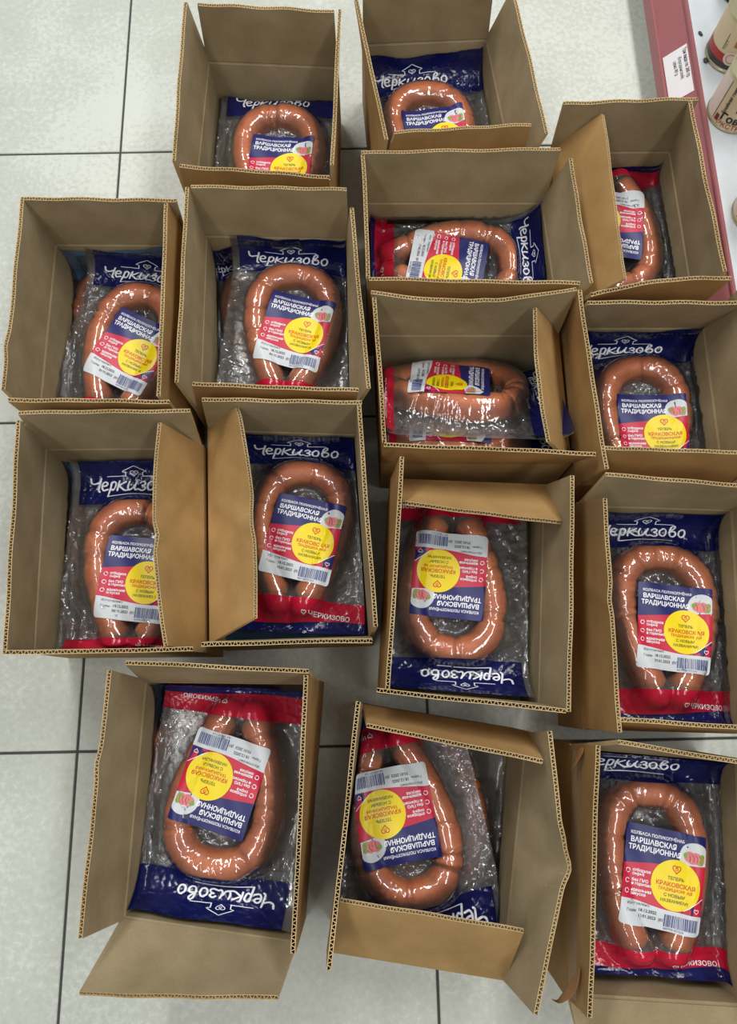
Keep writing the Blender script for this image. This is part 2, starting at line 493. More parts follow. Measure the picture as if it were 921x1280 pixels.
# hand-lettered script word of the header, millimetres from its left end and baseline
SCRIPT = [
 [(0, 23), (1, 15), (5, 12), (10, 13), (15, 15)], [(17, 23), (15.5, 14), (14, 5), (14, 0), (16, -2)],
 [(20, 8), (26, 9), (28, 13), (24, 16), (20, 13), (19, 6), (22, 0.5), (29, 2)],
 [(35, 15), (33, 2), (31, -9)], [(34, 11), (38, 16), (42, 13), (41, 6), (38, 1), (34, 3)],
 [(48, 17), (46, 8), (45, 0)], [(58, 16), (53, 12), (48, 8), (52, 4), (57, 0), (62, 0)],
 [(64, 16), (62, 7), (64, 0.5), (69, 3), (73, 10)], [(76, 16), (73, 6), (75, 0.5), (79, 2)],
 [(82, 13), (86, 16), (90, 13), (88, 9), (85, 8), (89, 6), (90, 2), (86, -1), (81, 1)],
 [(100, 16), (95, 12), (94, 5), (97, 0), (102, 2), (104, 9), (102, 15), (98, 16)],
 [(109, 8), (114, 14), (118, 20), (116, 24), (112, 20), (110, 8), (111, 1), (116, 0), (120, 5), (118, 11), (113, 10)],
 [(131, 16), (126, 12), (125, 5), (128, 0), (133, 2), (135, 9), (133, 15), (129, 16)],
]
# ---------------------------------------------------------------- sausage packs
PW0, PW1, PV0, PV1 = -0.112, 0.112, -0.168, 0.176
PSC = 1.14
HDR = 0.089; FRED = -0.116; TR = 0.0222
half = [(-.0185, -.119), (-.031, -.094), (-.0485, -.048), (-.0575, .000), (-.0515, .044), (-.030, .069), (0, .076)]
CL = catmull(np.array(half + [(-a, b) for a, b in half[-2::-1]]), 8)
CLS = np.concatenate([[0], np.cumsum(np.linalg.norm(np.diff(CL, axis=0), axis=1))])

class PackShape:
    def __init__(s, seed, fat=1.0, wid=1.0, lng=1.0):
        rs = np.random.RandomState(seed)
        s.cl = CL * np.array([wid, lng]) + 0
        s.cl[:, 0] += 0.003 * np.sin(CLS * 18 + rs.rand() * 6)
        s.r = TR * fat
        s.pin = np.sort(rs.uniform(0.03, CLS[-1] - 0.03, 14)); s.pa = rs.uniform(0.03, 0.13, 14)
        k = rs.uniform(60, 210, 7); a = rs.uniform(0, 2 * np.pi, 7)
        s.kx = k * np.cos(a); s.ky = k * np.sin(a); s.kp = rs.uniform(0, 6.28, 7); s.ka = rs.uniform(.0004, .0016, 7)
        s.wp = rs.uniform(0, 6.28, 6)
        s.rs = rs
    def rad(s, i):
        arc = CLS[i]
        m = np.ones_like(arc)
        for p, a in zip(s.pin, s.pa): m -= a * np.exp(-((arc - p) / .0045) ** 2)
        end = np.minimum(arc, CLS[-1] - arc)
        return s.r * m
    def near(s, u, v):
        d2 = (u[..., None] - s.cl[:, 0]) ** 2 + (v[..., None] - s.cl[:, 1]) ** 2
        i = np.argmin(d2, -1)
        return np.sqrt(np.take_along_axis(d2, i[..., None], -1)[..., 0]), i
    def height(s, u, v):
        sh = u.shape; u = u.ravel(); v = v.ravel()
        d, i = s.near(u, v); r = s.rad(i) + 0.0009; arc = CLS[i]
        d0 = 0.88 * r
        core = s.r + np.sqrt(np.maximum(r * r - np.minimum(d, d0) ** 2, 0))
        inside = ((u / .04) ** 2 + ((v + .012) / .062) ** 2) < 1
        zb = np.where(inside, .55 * s.r, .28 * s.r)
        fall = zb + (core - zb) * np.exp(-np.maximum(d - d0, 0) / (0.42 * r))
        z = np.where(d < d0, core, fall)
        far = np.clip((d - r) / (0.8 * r), 0, 1)
        cr = sum(2.2 * a * np.maximum(0, 1 - 2.4 * np.abs(np.sin(kx * u + ky * v + p + .8 * np.sin(.6 * ky * u - .6 * kx * v + p)))) for kx, ky, p, a in zip(s.kx, s.ky, s.kp, s.ka))
        band = np.clip((v - .080) / .01, 0, 1) + np.clip((-v - .110) / .01, 0, 1)
        z += far * cr * (1 - .82 * band)
        ph = arc * 2 * np.pi / .0085 + 2.2 * np.sin(arc * 90 + s.wp[0]) + 1.4 * np.sin(arc * 37 + s.wp[1])
        gate = np.clip(np.sin(arc * 43 + s.wp[2]) + .35, 0, 1)
        z += .0030 * (1 - .8 * band) * gate * np.sin(ph) * np.exp(-((d - 1.3 * r) / (.42 * r)) ** 2)
        g2 = np.clip(np.sin(arc * 61 + s.wp[3]) + .2, 0, 1)
        ridge = np.maximum(0, 1 - np.abs(np.sin(ph * .45 + 55 * (u + v) + s.wp[4])) * 3.2)
        z += .0013 * g2 * ridge
        # soft waves of the free ends
        e = np.clip((v - .10) / .05, 0, 1) + np.clip((-v - .13) / .04, 0, 1)
        z += e * .0035 * (np.sin(u * 38 + s.wp[4]) + .6 * np.sin(u * 71 + s.wp[5])) + .002 * e
        return np.maximum(z, .0015).reshape(sh)

LT_W, LT_H = .104, .122
def wall_planes(n):
    C = [np.array(c) for c in BOXES[n][0]]; ctr = sum(C) / 4; pl = {}
    for e, (a, b) in dict(B=(0, 1), R=(1, 2), F=(2, 3), L=(3, 0)).items():
        u = (C[b] - C[a]) / np.linalg.norm(C[b] - C[a]); o = np.array([u[1], -u[0]])
        if np.dot(o, ctr - C[a]) > 0: o = -o
        pl[e] = (C[a], o)
    return pl

def build_pack(box, px, rot, label, zb=0.068, sc=PSC, tilt=(0, 0), lab_rot=-8, lab_off=(0.008, -0.030), seed=1, wall=None, ww={}, with_label=True, back_up=False,
               detail=True, fat=1.0, wid=1.0, lng=1.0, step=0.002, group='sausage packs lying on top in the boxes'):
    S = PackShape(seed, fat, wid, lng)
    c3 = unproject(px[0], px[1], zb + 0.028 * sc)
    rz = R(rot)
    Rm = np.array(Matrix.Rotation(rz, 3, 'Z') @ Matrix.Rotation(R(tilt[1]), 3, 'Y') @ Matrix.Rotation(R(tilt[0]), 3, 'X'))
    ring_c = np.array([0, -.018 * lng, 0]) * sc
    base = np.array([c3[0], c3[1], zb]) - Rm @ ring_c
    PL = wall_planes(box); wsg = dict(B=1, R=1, F=1, L=1); wsg.update(wall or {})
    Rz = np.array(Matrix.Rotation(rz, 3, 'Z'))
    def place(u, v, z, bend=True):
        p = np.stack([u, v, z], -1) * sc @ Rm.T + base
        if bend:
            for e, (a, o) in PL.items():
                sg = wsg[e]
                if sg is None: continue
                ex = (p[:, 0] - a[0]) * o[0] + (p[:, 1] - a[1]) * o[1] + 0.0085
                hd_ = o[0] * -math.sin(rz) + o[1] * math.cos(rz)
                w = .05 if hd_ > .7 else .03 if hd_ < -.7 else .014
                if e in ww: w = ww[e]
                e2 = np.where(ex > -w, (np.clip(ex, -w, w) + w) ** 2 / (4 * w), 0) + np.maximum(ex - w, 0)
                p[:, 0] -= o[0] * e2; p[:, 1] -= o[1] * e2
                p[:, 2] += sg * e2 * .96
        p[:, 2] = np.maximum(p[:, 2], 0.0065)
        return (p - base) @ Rz                     # back into the root frame
    root = empty('sausage_pack', tuple(base), rz)
    tag(root, label, 'sausage', group)

    def grid(name, ulo, uhi, vlo, vhi, mats, parent=root, hf=None, mfun=None):
        """region between v=vlo(u) and v=vhi(u)"""
        nu = max(2, int((uhi - ulo) / step)); um = np.linspace(ulo, uhi, nu + 1)
        lo = vlo(um) if callable(vlo) else np.full_like(um, vlo); hi = vhi(um) if callable(vhi) else np.full_like(um, vhi)
        nv = max(2, int(np.max(hi - lo) / step))
        t = np.linspace(0, 1, nv + 1)[:, None]
        V = lo[None] + (hi - lo)[None] * t; U = np.repeat(um[None], nv + 1, 0)
        Z = hf(U, V) if hf else S.height(U, V)
        p = place(U.ravel(), V.ravel(), Z.ravel())
        f = [(j * (nu + 1) + i, j * (nu + 1) + i + 1, (j + 1) * (nu + 1) + i + 1, (j + 1) * (nu + 1) + i) for j in range(nv) for i in range(nu)]
        return p, f
    def merge(parts):
        v, f = [], []
        for p, q in parts:
            b = sum(len(x) for x in v); v.append(p); f += [tuple(i + b for i in k) for k in q]
        return np.concatenate(v), f
    MARG = -.100
    wave = lambda u: -.148 - .006 * np.sin((u + .12) * 22) - .03 * (u - .0) * .5
    film = merge([grid('f', MARG, PW1, FRED, HDR, None), grid('f', PW0, MARG, PV0, PV1, None)])
    mesh_obj('film', *film, M_FILM, root, smooth=True)
    hd = mesh_obj('blue_header', *grid('h', MARG, PW1, HDR, PV1, None), M_BLUEBACK if back_up else M_BLUE, root, smooth=True)
    rf = mesh_obj('red_footer', *grid('r', MARG, PW1, wave, FRED, None), M_REDBACK if back_up else M_RED, root, smooth=True)
    mesh_obj('blue_footer', *grid('b', MARG, PW1, PV0, wave, None), M_BLUEBACK if back_up else M_BLUE, root, smooth=True)
    low = lambda U, V: np.full_like(U, .0008) + .0004 * np.sin(U * 90) * np.sin(V * 70)
    st = step; step_b = .008
    nu, nv = 30, 44
    um = np.linspace(PW0 + .0005, PW1 - .0005, nu + 1); vm = np.linspace(PV0 + .0005, PV1 - .0005, nv + 1)
    U, V = np.meshgrid(um, vm)
    mesh_obj('back_film', place(U.ravel(), V.ravel(), low(U, V).ravel()),
             [(j * (nu + 1) + i, j * (nu + 1) + i + 1, (j + 1) * (nu + 1) + i + 1, (j + 1) * (nu + 1) + i) for j in range(nv) for i in range(nu)],
             M_BACKFILM, root, smooth=True)
    # sausage tube
    nring = 18; m = len(S.cl)
    tg = np.gradient(S.cl, axis=0); tg /= np.linalg.norm(tg, axis=1)[:, None]
    # fine resample for the pinches
    idx = np.linspace(0, m - 1, 150 if detail else 70)
    cl = np.stack([np.interp(idx, range(m), S.cl[:, k]) for k in (0, 1)], 1)
    arc = np.interp(idx, range(m), CLS)
    tg = np.gradient(cl, axis=0); tg /= np.linalg.norm(tg, axis=1)[:, None]
    rr = np.ones(len(arc))
    for p, a in zip(S.pin, S.pa): rr -= a * np.exp(-((arc - p) / .0045) ** 2)
    end = np.minimum(arc, CLS[-1] - arc)
    rr = S.r * rr * np.sqrt(np.clip(1 - (1 - np.clip(end / .016, 0, 1)) ** 2, .0, 1))
    rr = np.maximum(rr, .0012)
    a = np.linspace(0, 2 * np.pi, nring, endpoint=False)
    nx, ny = -tg[:, 1], tg[:, 0]
    U = cl[:, 0, None] + nx[:, None] * np.cos(a) * rr[:, None]; V = cl[:, 1, None] + ny[:, None] * np.cos(a) * rr[:, None]
    Z = S.r + np.sin(a)[None] * rr[:, None]
    Z = np.maximum(Z, .0012)
    ff = [(i * nring + k, i * nring + (k + 1) % nring, (i + 1) * nring + (k + 1) % nring, (i + 1) * nring + k) for i in range(len(cl) - 1) for k in range(nring)]
    ff += [tuple(range(nring))[::-1], tuple(range((len(cl) - 1) * nring, len(cl) * nring))]
    mesh_obj('sausage', place(U.ravel(), V.ravel(), Z.ravel()), ff, M_SAUS, root, smooth=True)

    # ---- print on the header and footer
    def put(name, flat, mat, parent, hf, tf=None):
        if not flat.v: return
        q = np.array(flat.v, float)
        if tf is not None: q2 = tf(q)
        else: q2 = q
        z = hf(q, q2)
        return mesh_obj(name, place(q2[:, 0], q2[:, 1], z), flat.f, mat, parent)
    onfilm = lambda d: (lambda q, q2: S.height(q2[:, 0], q2[:, 1]) + d)
    if back_up: return root
    F = Flat()
    for st_ in SCRIPT: F.stroke([(-.084 + x * .00095, .111 + y * .00095) for x, y in st_], .0029)
    F.stroke([(-.055, .101), (-.02, .1035), (.022, .1015)], .0016)
    hx, hy = -.016, .1365
    F.stroke([(hx - .042, hy), (hx - .013, hy)], .0014); F.stroke([(hx + .013, hy), (hx + .041, hy)], .0014)
    F.stroke([(hx - .013, hy), (hx - .013, hy + .008), (hx - .018, hy + .010), (hx, hy + .023), (hx + .018, hy + .010), (hx + .013, hy + .008), (hx + .013, hy)], .0016, False)
    F.stroke(heart(hx, hy + .007, .0062), .0013)
    F.stroke([(hx - .001, hy + .005), (hx + .002, hy + .007), (hx, hy + .009), (hx - .002, hy + .007)], .0010)
    put('logo_lettering', F, M_WHITEINK, hd, onfilm(.0012))
    F = Flat()
    F.text('ЧЕРКИЗОВО', .026, -.140, .0098, .0001, rot=-.04)
    F.stroke(heart(.020, -.136, .0035), .0009)
    put('maker_lettering', F, M_WHITEINK, rf, onfilm(.0012))

    if not with_label: return root
    # ---- the paper label bridging the ring
    lr = R(lab_rot); lc, ls = math.cos(lr), math.sin(lr)
    lo = np.array([lab_off[0], lab_off[1]])
    tf = lambda q: np.stack([q[:, 0] * lc - q[:, 1] * ls, q[:, 0] * ls + q[:, 1] * lc], 1) + lo
    def lab_h(q, q2, d=0.0):
        u, v = q2[:, 0], q2[:, 1]
        w = S.rad(S.near(u, v)[1])
        dd, _ = S.near(u, v)
        tube = S.r + np.sqrt(np.maximum(S.r ** 2 - np.minimum(dd, S.r) ** 2, 0))
        br = 2 * S.r - .0045 + .0012 * np.sin(u * 60 + seed) - .004 * np.clip((np.abs(q[:, 1]) - .04) / .025, 0, 1)
        k = .002
        return np.maximum(tube, br) + .0019 + d + .0006 * np.sin(u * 130 + v * 60 + seed)
    hw, hh = LT_W / 2, LT_H / 2
    b1 = lambda x: hh - LT_H * (.405 - .11 * (x + hw) / LT_W) + 0 * x          # blue / red
    b2 = lambda x: hh - LT_H * (.745 + .05 * np.clip((x + hw) / LT_W * 1.6, 0, 1) ** 2 * (3 - 2 * np.clip((x + hw) / LT_W * 1.6, 0, 1)))
    xs = np.linspace(-hw, hw, 29)
    cr = .005
    def crn(x): return np.where(hw - np.abs(x) < cr, cr - np.sqrt(np.maximum(cr ** 2 - (cr - (hw - np.abs(x))) ** 2, 0)), 0)
    xs = np.unique(np.concatenate([xs, hw - np.array([0, .0008, .002, .0035]), -hw + np.array([0, .0008, .002, .0035])]))
    ys = []
    for (lo_, hi_, nn) in ((lambda x: -hh + crn(x), b2, 9), (b2, b1, 13), (b1, lambda x: hh - crn(x) * .3, 13)):
        for t in np.linspace(0, 1, nn + 1)[(1 if ys else 0):]: ys.append(lo_(xs) + (hi_(xs) - lo_(xs)) * t)
    Y = np.array(ys); X = np.repeat(xs[None], len(ys), 0); q = np.stack([X.ravel(), Y.ravel()], 1)
    q2 = tf(q); nx_ = len(xs)
    lf, mi = [], []
    for j in range(len(ys) - 1):
        for i in range(nx_ - 1):
            lf.append((j * nx_ + i, j * nx_ + i + 1, (j + 1) * nx_ + i + 1, (j + 1) * nx_ + i)); mi.append(0 if j < 9 else 1 if j < 22 else 2)
    lab = mesh_obj('label', place(q2[:, 0], q2[:, 1], lab_h(q, q2)), lf, [M_LWHITE, M_LRED, M_LBLUE], root, mi, True)
    lput = lambda name, flat, mat, d: put(name, flat, mat, lab, lambda q, q2: lab_h(q, q2, d), tf)
    X = lambda a: -hw + a * LT_W
    Yt = lambda a: hh - a * LT_H
    # dish picture, cut by the label edge and by the red field
    clip = lambda x, y: (min(x, hw - .0004), max(y, float(b1(np.array(x))) + .0002))
    F = Flat(); F.disc_fine((X(.865), Yt(.235)), .0195, clip=clip); lput('dish_picture', F, M_LWHITE, .0003)
    F = Flat()
    for k in range(4): F.disc_fine((X(.80 + .038 * k), Yt(.225 + .015 * (k % 2))), .0068, 2, 12, clip)
    lput('ham_picture', F, M_HAM, .0005)
    F = Flat()
    for k in range(4): F.stroke([(X(.785 + .04 * k), Yt(.195)), (X(.81 + .04 * k), Yt(.225)), (X(.81 + .04 * k), Yt(.265))], .0009)
    lput('ham_edges_picture', F, M_HAMD, .0006)
    F = Flat()
    for (a, b_) in ((.935, .265), (.945, .205), (.76, .215)): F.disc_fine((X(a), Yt(b_)), .0034, 2, 10, clip)
    lput('salad_picture', F, M_LEAF, .0006)
    F = Flat(); F.disc_fine((X(.655), Yt(.535)), .031, 7, 36); ye = put('yellow_sticker', F, M_YELLOW, lab, lambda q, q2: lab_h(q, q2, .0006), tf)
    F = Flat()
    F.text('КОЛБАСА ПОЛУКОПЧЁНАЯ', X(.06), Yt(.105), .0052, .0001)
    F.text('ВАРШАВСКАЯ', X(.06), Yt(.185), .0088, .00022, sx=.98)
    F.text('ТРАДИЦИОННАЯ', X(.04), Yt(.26), .0088, .00022, sx=.92)
    lput('label_heading', F, M_WHITEINK, .0005); F = Flat()
    for k, (t1, t2) in enumerate((('отборное', 'сырьё'), ('без ГМО', 'и гормонов роста'), ('идеальная', 'закуска'))):
        y = .475 + .098 * k
        F.text(t1, X(.12), Yt(y), .0052, .0001); F.text(t2, X(.12), Yt(y + .036), .0052, .0001)
        cx_, cy_ = X(.065), Yt(y + .002)
        F.stroke([(cx_ + .0026 * math.cos(t), cy_ + .0026 * math.sin(t)) for t in np.linspace(0, 5.6, 9)], .0008)
    lput('label_lettering', F, M_WHITEINK, .0005)
    F = Flat()
    y1 = lambda x: float(b2(np.array(x)))
    tri = [(hw - .026, y1(hw - .026)), (hw - .0006, y1(hw - .0006)), (hw - .0006, y1(hw) + .021)]
    F.add([tri[0], ((tri[0][0] + tri[1][0]) / 2, y1((tri[0][0] + tri[1][0]) / 2)), tri[1], tri[2], ((tri[0][0] + tri[2][0]) / 2, (tri[0][1] + tri[2][1]) / 2)], [(0, 1, 4), (1, 2, 3), (1, 3, 4)])
    lput('corner_print', F, M_LBLUE, .0004)
    F = Flat()
    F.stroke([(hw - .023, y1(hw) + .0035), (hw - .0008, y1(hw) + .0215)], .0008)
    F.stroke(heart(hw - .008, y1(hw) + .006, .0032), .0007)
    lput('corner_lettering', F, M_WHITEINK, .0008)
    F = Flat()
    F.text('Изготовлено:', X(.08), Yt(.80), .0048)
    F.text('Годен:', X(.08), Yt(.865), .0045); F.text('18.12.2022', X(.24), Yt(.858), .0052, .0001)
    F.text('30.01.2023  (01)', X(.24), Yt(.915), .0052, .0001)
    lput('date_lettering', F, M_DARKINK, .0005)
    F = Flat(); rs = np.random.RandomState(5); x = X(.56)
    while x < X(.96):
        w = rs.choice([.0006, .0010, .0016]); F.rect(x, x + w, Yt(.955), Yt(.835), .005); x += w + rs.choice([.0007, .0011])
    F.text('4607958 071234', X(.56), Yt(.985), .0036)
    lput('barcode', F, M_BLUEINK, .0005)
    sx, sy = X(.655), Yt(.535)
    ly = lambda name, flat, mat, d: put(name, flat, mat, ye and lab, lambda q, q2: lab_h(q, q2, d), tf)
    F = Flat(); F.stroke(heart(sx, sy + .0195, .0056), .0013)
    F.stroke([(sx - .001, sy + .018), (sx + .002, sy + .0195), (sx, sy + .0215), (sx - .002, sy + .0195)], .0009)
    F.text('КРАКОВСКАЯ', sx, sy - .0025, .0073, .00018, 'CENTER'); F.text('ТРАДИЦИОННАЯ', sx, sy - .0080, .0050, .0001, 'CENTER')
    ly('sticker_red_lettering', F, M_REDINK, .0010)
    F = Flat(); F.text('ТЕПЕРЬ', sx, sy + .006, .0055, .0001, 'CENTER'); F.text('С НОВЫМ', sx, sy - .0150, .0055, .0001, 'CENTER')
    F.text('НАЗВАНИЕМ!', sx, sy - .0215, .0052, .0001, 'CENTER')
    ly('sticker_olive_lettering', F, M_GREENINK, .0010)
    return root

LOW = 'sausage packs lying underneath in the boxes'
def lower(box, px, rot, label, **k):
    k.setdefault('zb', 0.0065); k.setdefault('step', .006); k.setdefault('fat', 1.1); k.setdefault('with_label', False)
    return build_pack(box, px, rot, label, detail=False, group=LOW, **k)

build_pack(1, (347, 202), -2, 'sausage pack in the top left box, its blue header tucked down at the back', seed=11, wall=dict(B=-.7), ww=dict(B=.03), lab_rot=-3, lab_off=(.006, -.038))
build_pack(2, (538, 172), 5, 'sausage pack in the top row box beside the grey floor, header rising to the right', seed=12, lab_rot=2)
build_pack(3, (768, 292), 184, 'upside-down sausage pack half hidden behind a tan flap next to the red shelf edge', seed=13, lab_rot=-10)
build_pack(4, (567, 330), -91, 'single sausage pack lying sideways in the wide box, blue header at its right', seed=14, lab_rot=-10, ww=dict(R=.10))
build_pack(5, (163, 434), -11, 'slanted sausage pack in the upper left box at the left picture edge', seed=15, lab_rot=-15)
build_pack(6, (364, 409), -5, 'sausage pack in the second row box with another blue header peeking out behind it', seed=16, lab_rot=-9)
build_pack(7, (571, 493), -92, 'upper of the two sideways sausage packs in the central wide box', seed=17, lab_rot=-6, zb=.085, tilt=(0, -40))
build_pack(8, (806, 528), 2, 'sausage pack with crumpled blue header in the shorter box at the right edge', seed=18, lab_rot=-3, lab_off=(.006, -.038))
build_pack(9, (168, 715), 0, 'sausage pack in the left box, partly under a creased flap, header standing above the rim', seed=19, lab_rot=-6)
build_pack(10, (374, 665), -5, 'sausage pack right of the two creased flaps, its red footer fully in view', seed=20, lab_rot=-8)
build_pack(11, (567, 731), 178, 'upside-down sausage pack under the bent-in tan back flap in the middle box', seed=21, lab_rot=-4, zb=.082, ww=dict(F=.08))
build_pack(12, (830, 775), -2, 'sausage pack with wavy blue header in the taped box at the right edge', seed=22, lab_rot=-5)
build_pack(13, (283, 990), 173, 'upside-down sausage pack in the bottom left box, blue header at its front', seed=23, lab_rot=-10, zb=.08, ww=dict(F=.08))
build_pack(14, (503, 1027), 192, 'upside-down sausage pack tilted in the bottom centre box', seed=24, lab_rot=-2, zb=.072)
build_pack(15, (815, 1083), -3, 'sausage pack in the bottom right corner box with red footer and maker name in view', seed=25, lab_rot=-8, zb=.078, wall=dict(F=.8), ww=dict(F=.06))

lower(5, (150, 408), 6, 'lower face-down sausage pack at the left in the upper left box', seed=35, back_up=True)
lower(6, (338, 402), 15, 'lower sausage pack whose blue header peeks out at the left in the second row box', seed=36)
lower(7, (573, 545), -88, 'front sausage pack under the other sideways one in the central wide box', seed=37, zb=.062, tilt=(0, -36), step=.004, with_label=True, fat=1.0)
lower(9, (148, 690), 3, 'lower face-down sausage pack at the left under the header standing above the rim', seed=39, back_up=True)
lower(10, (392, 668), 172, 'lower face-down sausage pack showing blue grey at the right beside the red footer', seed=40, back_up=True)
lower(13, (250, 985), 6, 'lower face-down sausage pack whose ring shows at the left in the bottom left box', seed=43, back_up=True, zb=.015)
lower(14, (540, 1012), 183, 'lower face-down sausage pack whose ring shows at the right in the bottom centre box', seed=44, back_up=True, zb=.015)
for b, px, rt in ((1, (345, 205), 0), (2, (540, 165), 3), (3, (772, 285), 180), (4, (563, 325), -90), (8, (808, 520), 0), (11, (572, 735), 180), (12, (828, 770), 0), (15, (818, 1085), -4)):
    lower(b, px, rt, 'lower sausage pack hidden beneath ' + {1: 'the one with the tucked header', 2: 'the one in the top row box by the grey floor', 3: 'the one beside the red shelf edge',
        4: 'the single sideways one', 8: 'the one with crumpled header', 11: 'the one under the bent-in tan flap', 12: 'the one with wavy header', 15: 'the bottom right corner one'}[b], seed=50 + b, sc=.78 if b == 1 else .9, fat=1.5 if b == 1 else 1.35)

# ---------------------------------------------------------------- shelf on the right
def metal(name, col, rough):
    m, nt, b, N, L = new_mat(name)
    n = noise_node(nt, 40, 3)
    r = ramp_node(nt, n.outputs['Fac'], [(0.3, tuple(c * .93 for c in col[:3]) + (1,)), (0.7, col)])
    L.new(r.outputs['Color'], b.inputs['Base Color']); b.inputs['Roughness'].default_value = rough
    return m
M_RAIL = metal('red_enamel', rgb(158, 98, 102), 0.35)  # red paled towards pink: glare on the rail put into the base colour
M_DECK = metal('white_enamel', rgb(202, 209, 214), 0.4)
M_PLINTH = metal('plinth_dark_red', rgb(120, 42, 50), 0.5)
SZ = 0.12
pa, pb = unproject(858, 0, SZ)[:2], unproject(916, 350, SZ)[:2]
sd = (pa - pb) / np.linalg.norm(pa - pb); sn = np.array([-sd[1], sd[0]])      # along the shelf, and towards the boxes
if sn[0] > 0: sn = -sn
def shelf_pt(along, outward, z): p = pb + sd * along + sn * outward; return np.array([p[0], p[1], z])
shelf = empty('shop_shelf', tuple(shelf_pt(0.5, -0.2, 0)))
tag(shelf, 'white shop shelf with a sloping red front rail at the right', 'shelf')
so = np.array(shelf.location)
def extrude(name, prof, a0, a1, mat, parent, origin):
    """profile of (outward, z) pairs swept along the shelf"""
    v = [shelf_pt(a, o, z) - origin for a in (a0, a1) for o, z in prof]; k = len(prof)
    f = [(i, (i + 1) % k, k + (i + 1) % k, k + i) for i in range(k)] + [tuple(range(k))[::-1], tuple(range(k, 2 * k))]
    return mesh_obj(name, v, f, mat, parent)
A0, A1 = -0.5, 1.4
extrude('deck', [(-.002, SZ), (-.50, SZ), (-.50, SZ - .012), (-.002, SZ - .012)], A0, A1, M_DECK, shelf, so)
extrude('rail', [(-.002, SZ + .0015), (.004, SZ + .003), (.006, SZ), (.0065, SZ - .006), (.046, SZ - .046), (.050, SZ - .045), (.052, SZ - .049), (.056, SZ - .066),
                 (.053, SZ - .068), (.046, SZ - .054), (.0, SZ - .010), (-.004, SZ - .004)], A0, A1, M_RAIL, shelf, so)
extrude('plinth', [(-.06, 0.001), (-.075, 0.001), (-.075, SZ - .012), (-.06, SZ - .012)], A0, A1, M_PLINTH, shelf, so)
# price paper pushed into the rail
M_PAPER = plain('paper', rgb(226, 224, 228), 0.7)
def rail_pt(along, t, lift=.0012):
    o = .0085 + (.0445 - .0085) * t; z = SZ - .008 - (.0445 - .0085) * t
    return shelf_pt(along, o + lift * .707, z + lift * .707)
def along_of(x, y):
    p = unproject(x, y, SZ - .03)[:2]; return float(np.dot(p - pb, sd))
al0, al1 = along_of(846, 66), along_of(852, 124)
base = rail_pt((al0 + al1) / 2, .5)
paper = empty('price_paper', tuple(base))
tag(paper, 'white paper price slip on the red shelf rail', 'price tag')
pv = [rail_pt(al0 + (al1 - al0) * i / 4, t) - base for i in range(5) for t in (0.02, .98)] + [rail_pt(al0 + (al1 - al0) * i / 4, t, .0004) - base for i in range(5) for t in (0.02, .98)]
pf = [(2 * i, 2 * i + 1, 2 * i + 3, 2 * i + 2) for i in range(4)] + [(10 + 2 * i, 10 + 2 * i + 2, 10 + 2 * i + 3, 10 + 2 * i + 1) for i in range(4)]
pf += [(2 * i, 2 * i + 2, 12 + 2 * i, 10 + 2 * i) for i in range(4)] + [(2 * i + 1, 11 + 2 * i, 13 + 2 * i, 2 * i + 3) for i in range(4)] + [(0, 10, 11, 1), (8, 9, 19, 18)]
sheet = mesh_obj('sheet', pv, pf, M_PAPER, paper)
F = Flat()
ln_ = abs(al1 - al0)
F.text('Три вида по 200 гр.', .006, -.0075, .0078, .0001); F.text('(Бородинский)', .020, -.0165, .0075); F.text('цена 89 р.', .024, -.0245, .0078)
tv = [rail_pt(al0 - min(x, ln_), -y / .040, .0018) - base for x, y in F.v]
mesh_obj('lettering', tv, F.f, M_DARKINK, paper)

# ---------------------------------------------------------------- cans on the shelf
M_TIN = plain('tin', rgb(190, 186, 150), 0.3, metallic=0.8)
M_CREAM = plain('can_cream', rgb(214, 200, 166), 0.4)
M_CANRED = plain('can_red', rgb(170, 50, 50), 0.4)
M_CANDARK = plain('can_dark', rgb(58, 54, 58), 0.4)
M_CANPINK = plain('can_emblem', rgb(226, 212, 204), 0.4)
M_CANBRN = plain('can_brown', rgb(160, 118, 72), 0.4)
M_MAROON = plain('can_maroon', rgb(120, 24, 48), 0.4)
M_BLACK = plain('black_ink', rgb(24, 20, 20), 0.4)
def lathe(name, prof, mat, parent, n=40):
    v = [(r * math.cos(2 * math.pi * i / n), r * math.sin(2 * math.pi * i / n), z) for r, z in prof for i in range(n)]
    f = [(k * n + i, k * n + (i + 1) % n, (k + 1) * n + (i + 1) % n, (k + 1) * n + i) for k in range(len(prof) - 1) for i in range(n)]
    f += [tuple(range(n))[::-1], tuple(range((len(prof) - 1) * n, len(prof) * n))]
    return mesh_obj(name, v, f, mat, parent, smooth=False)
def wrap(name, flat, mat, parent, r, ang0):
    """print wrapped round a can: x along the girth, y up"""
    v = [(r * math.cos(ang0 + x / r), r * math.sin(ang0 + x / r), y) for x, y in flat.v]
    return mesh_obj(name, v, flat.f, mat, parent)
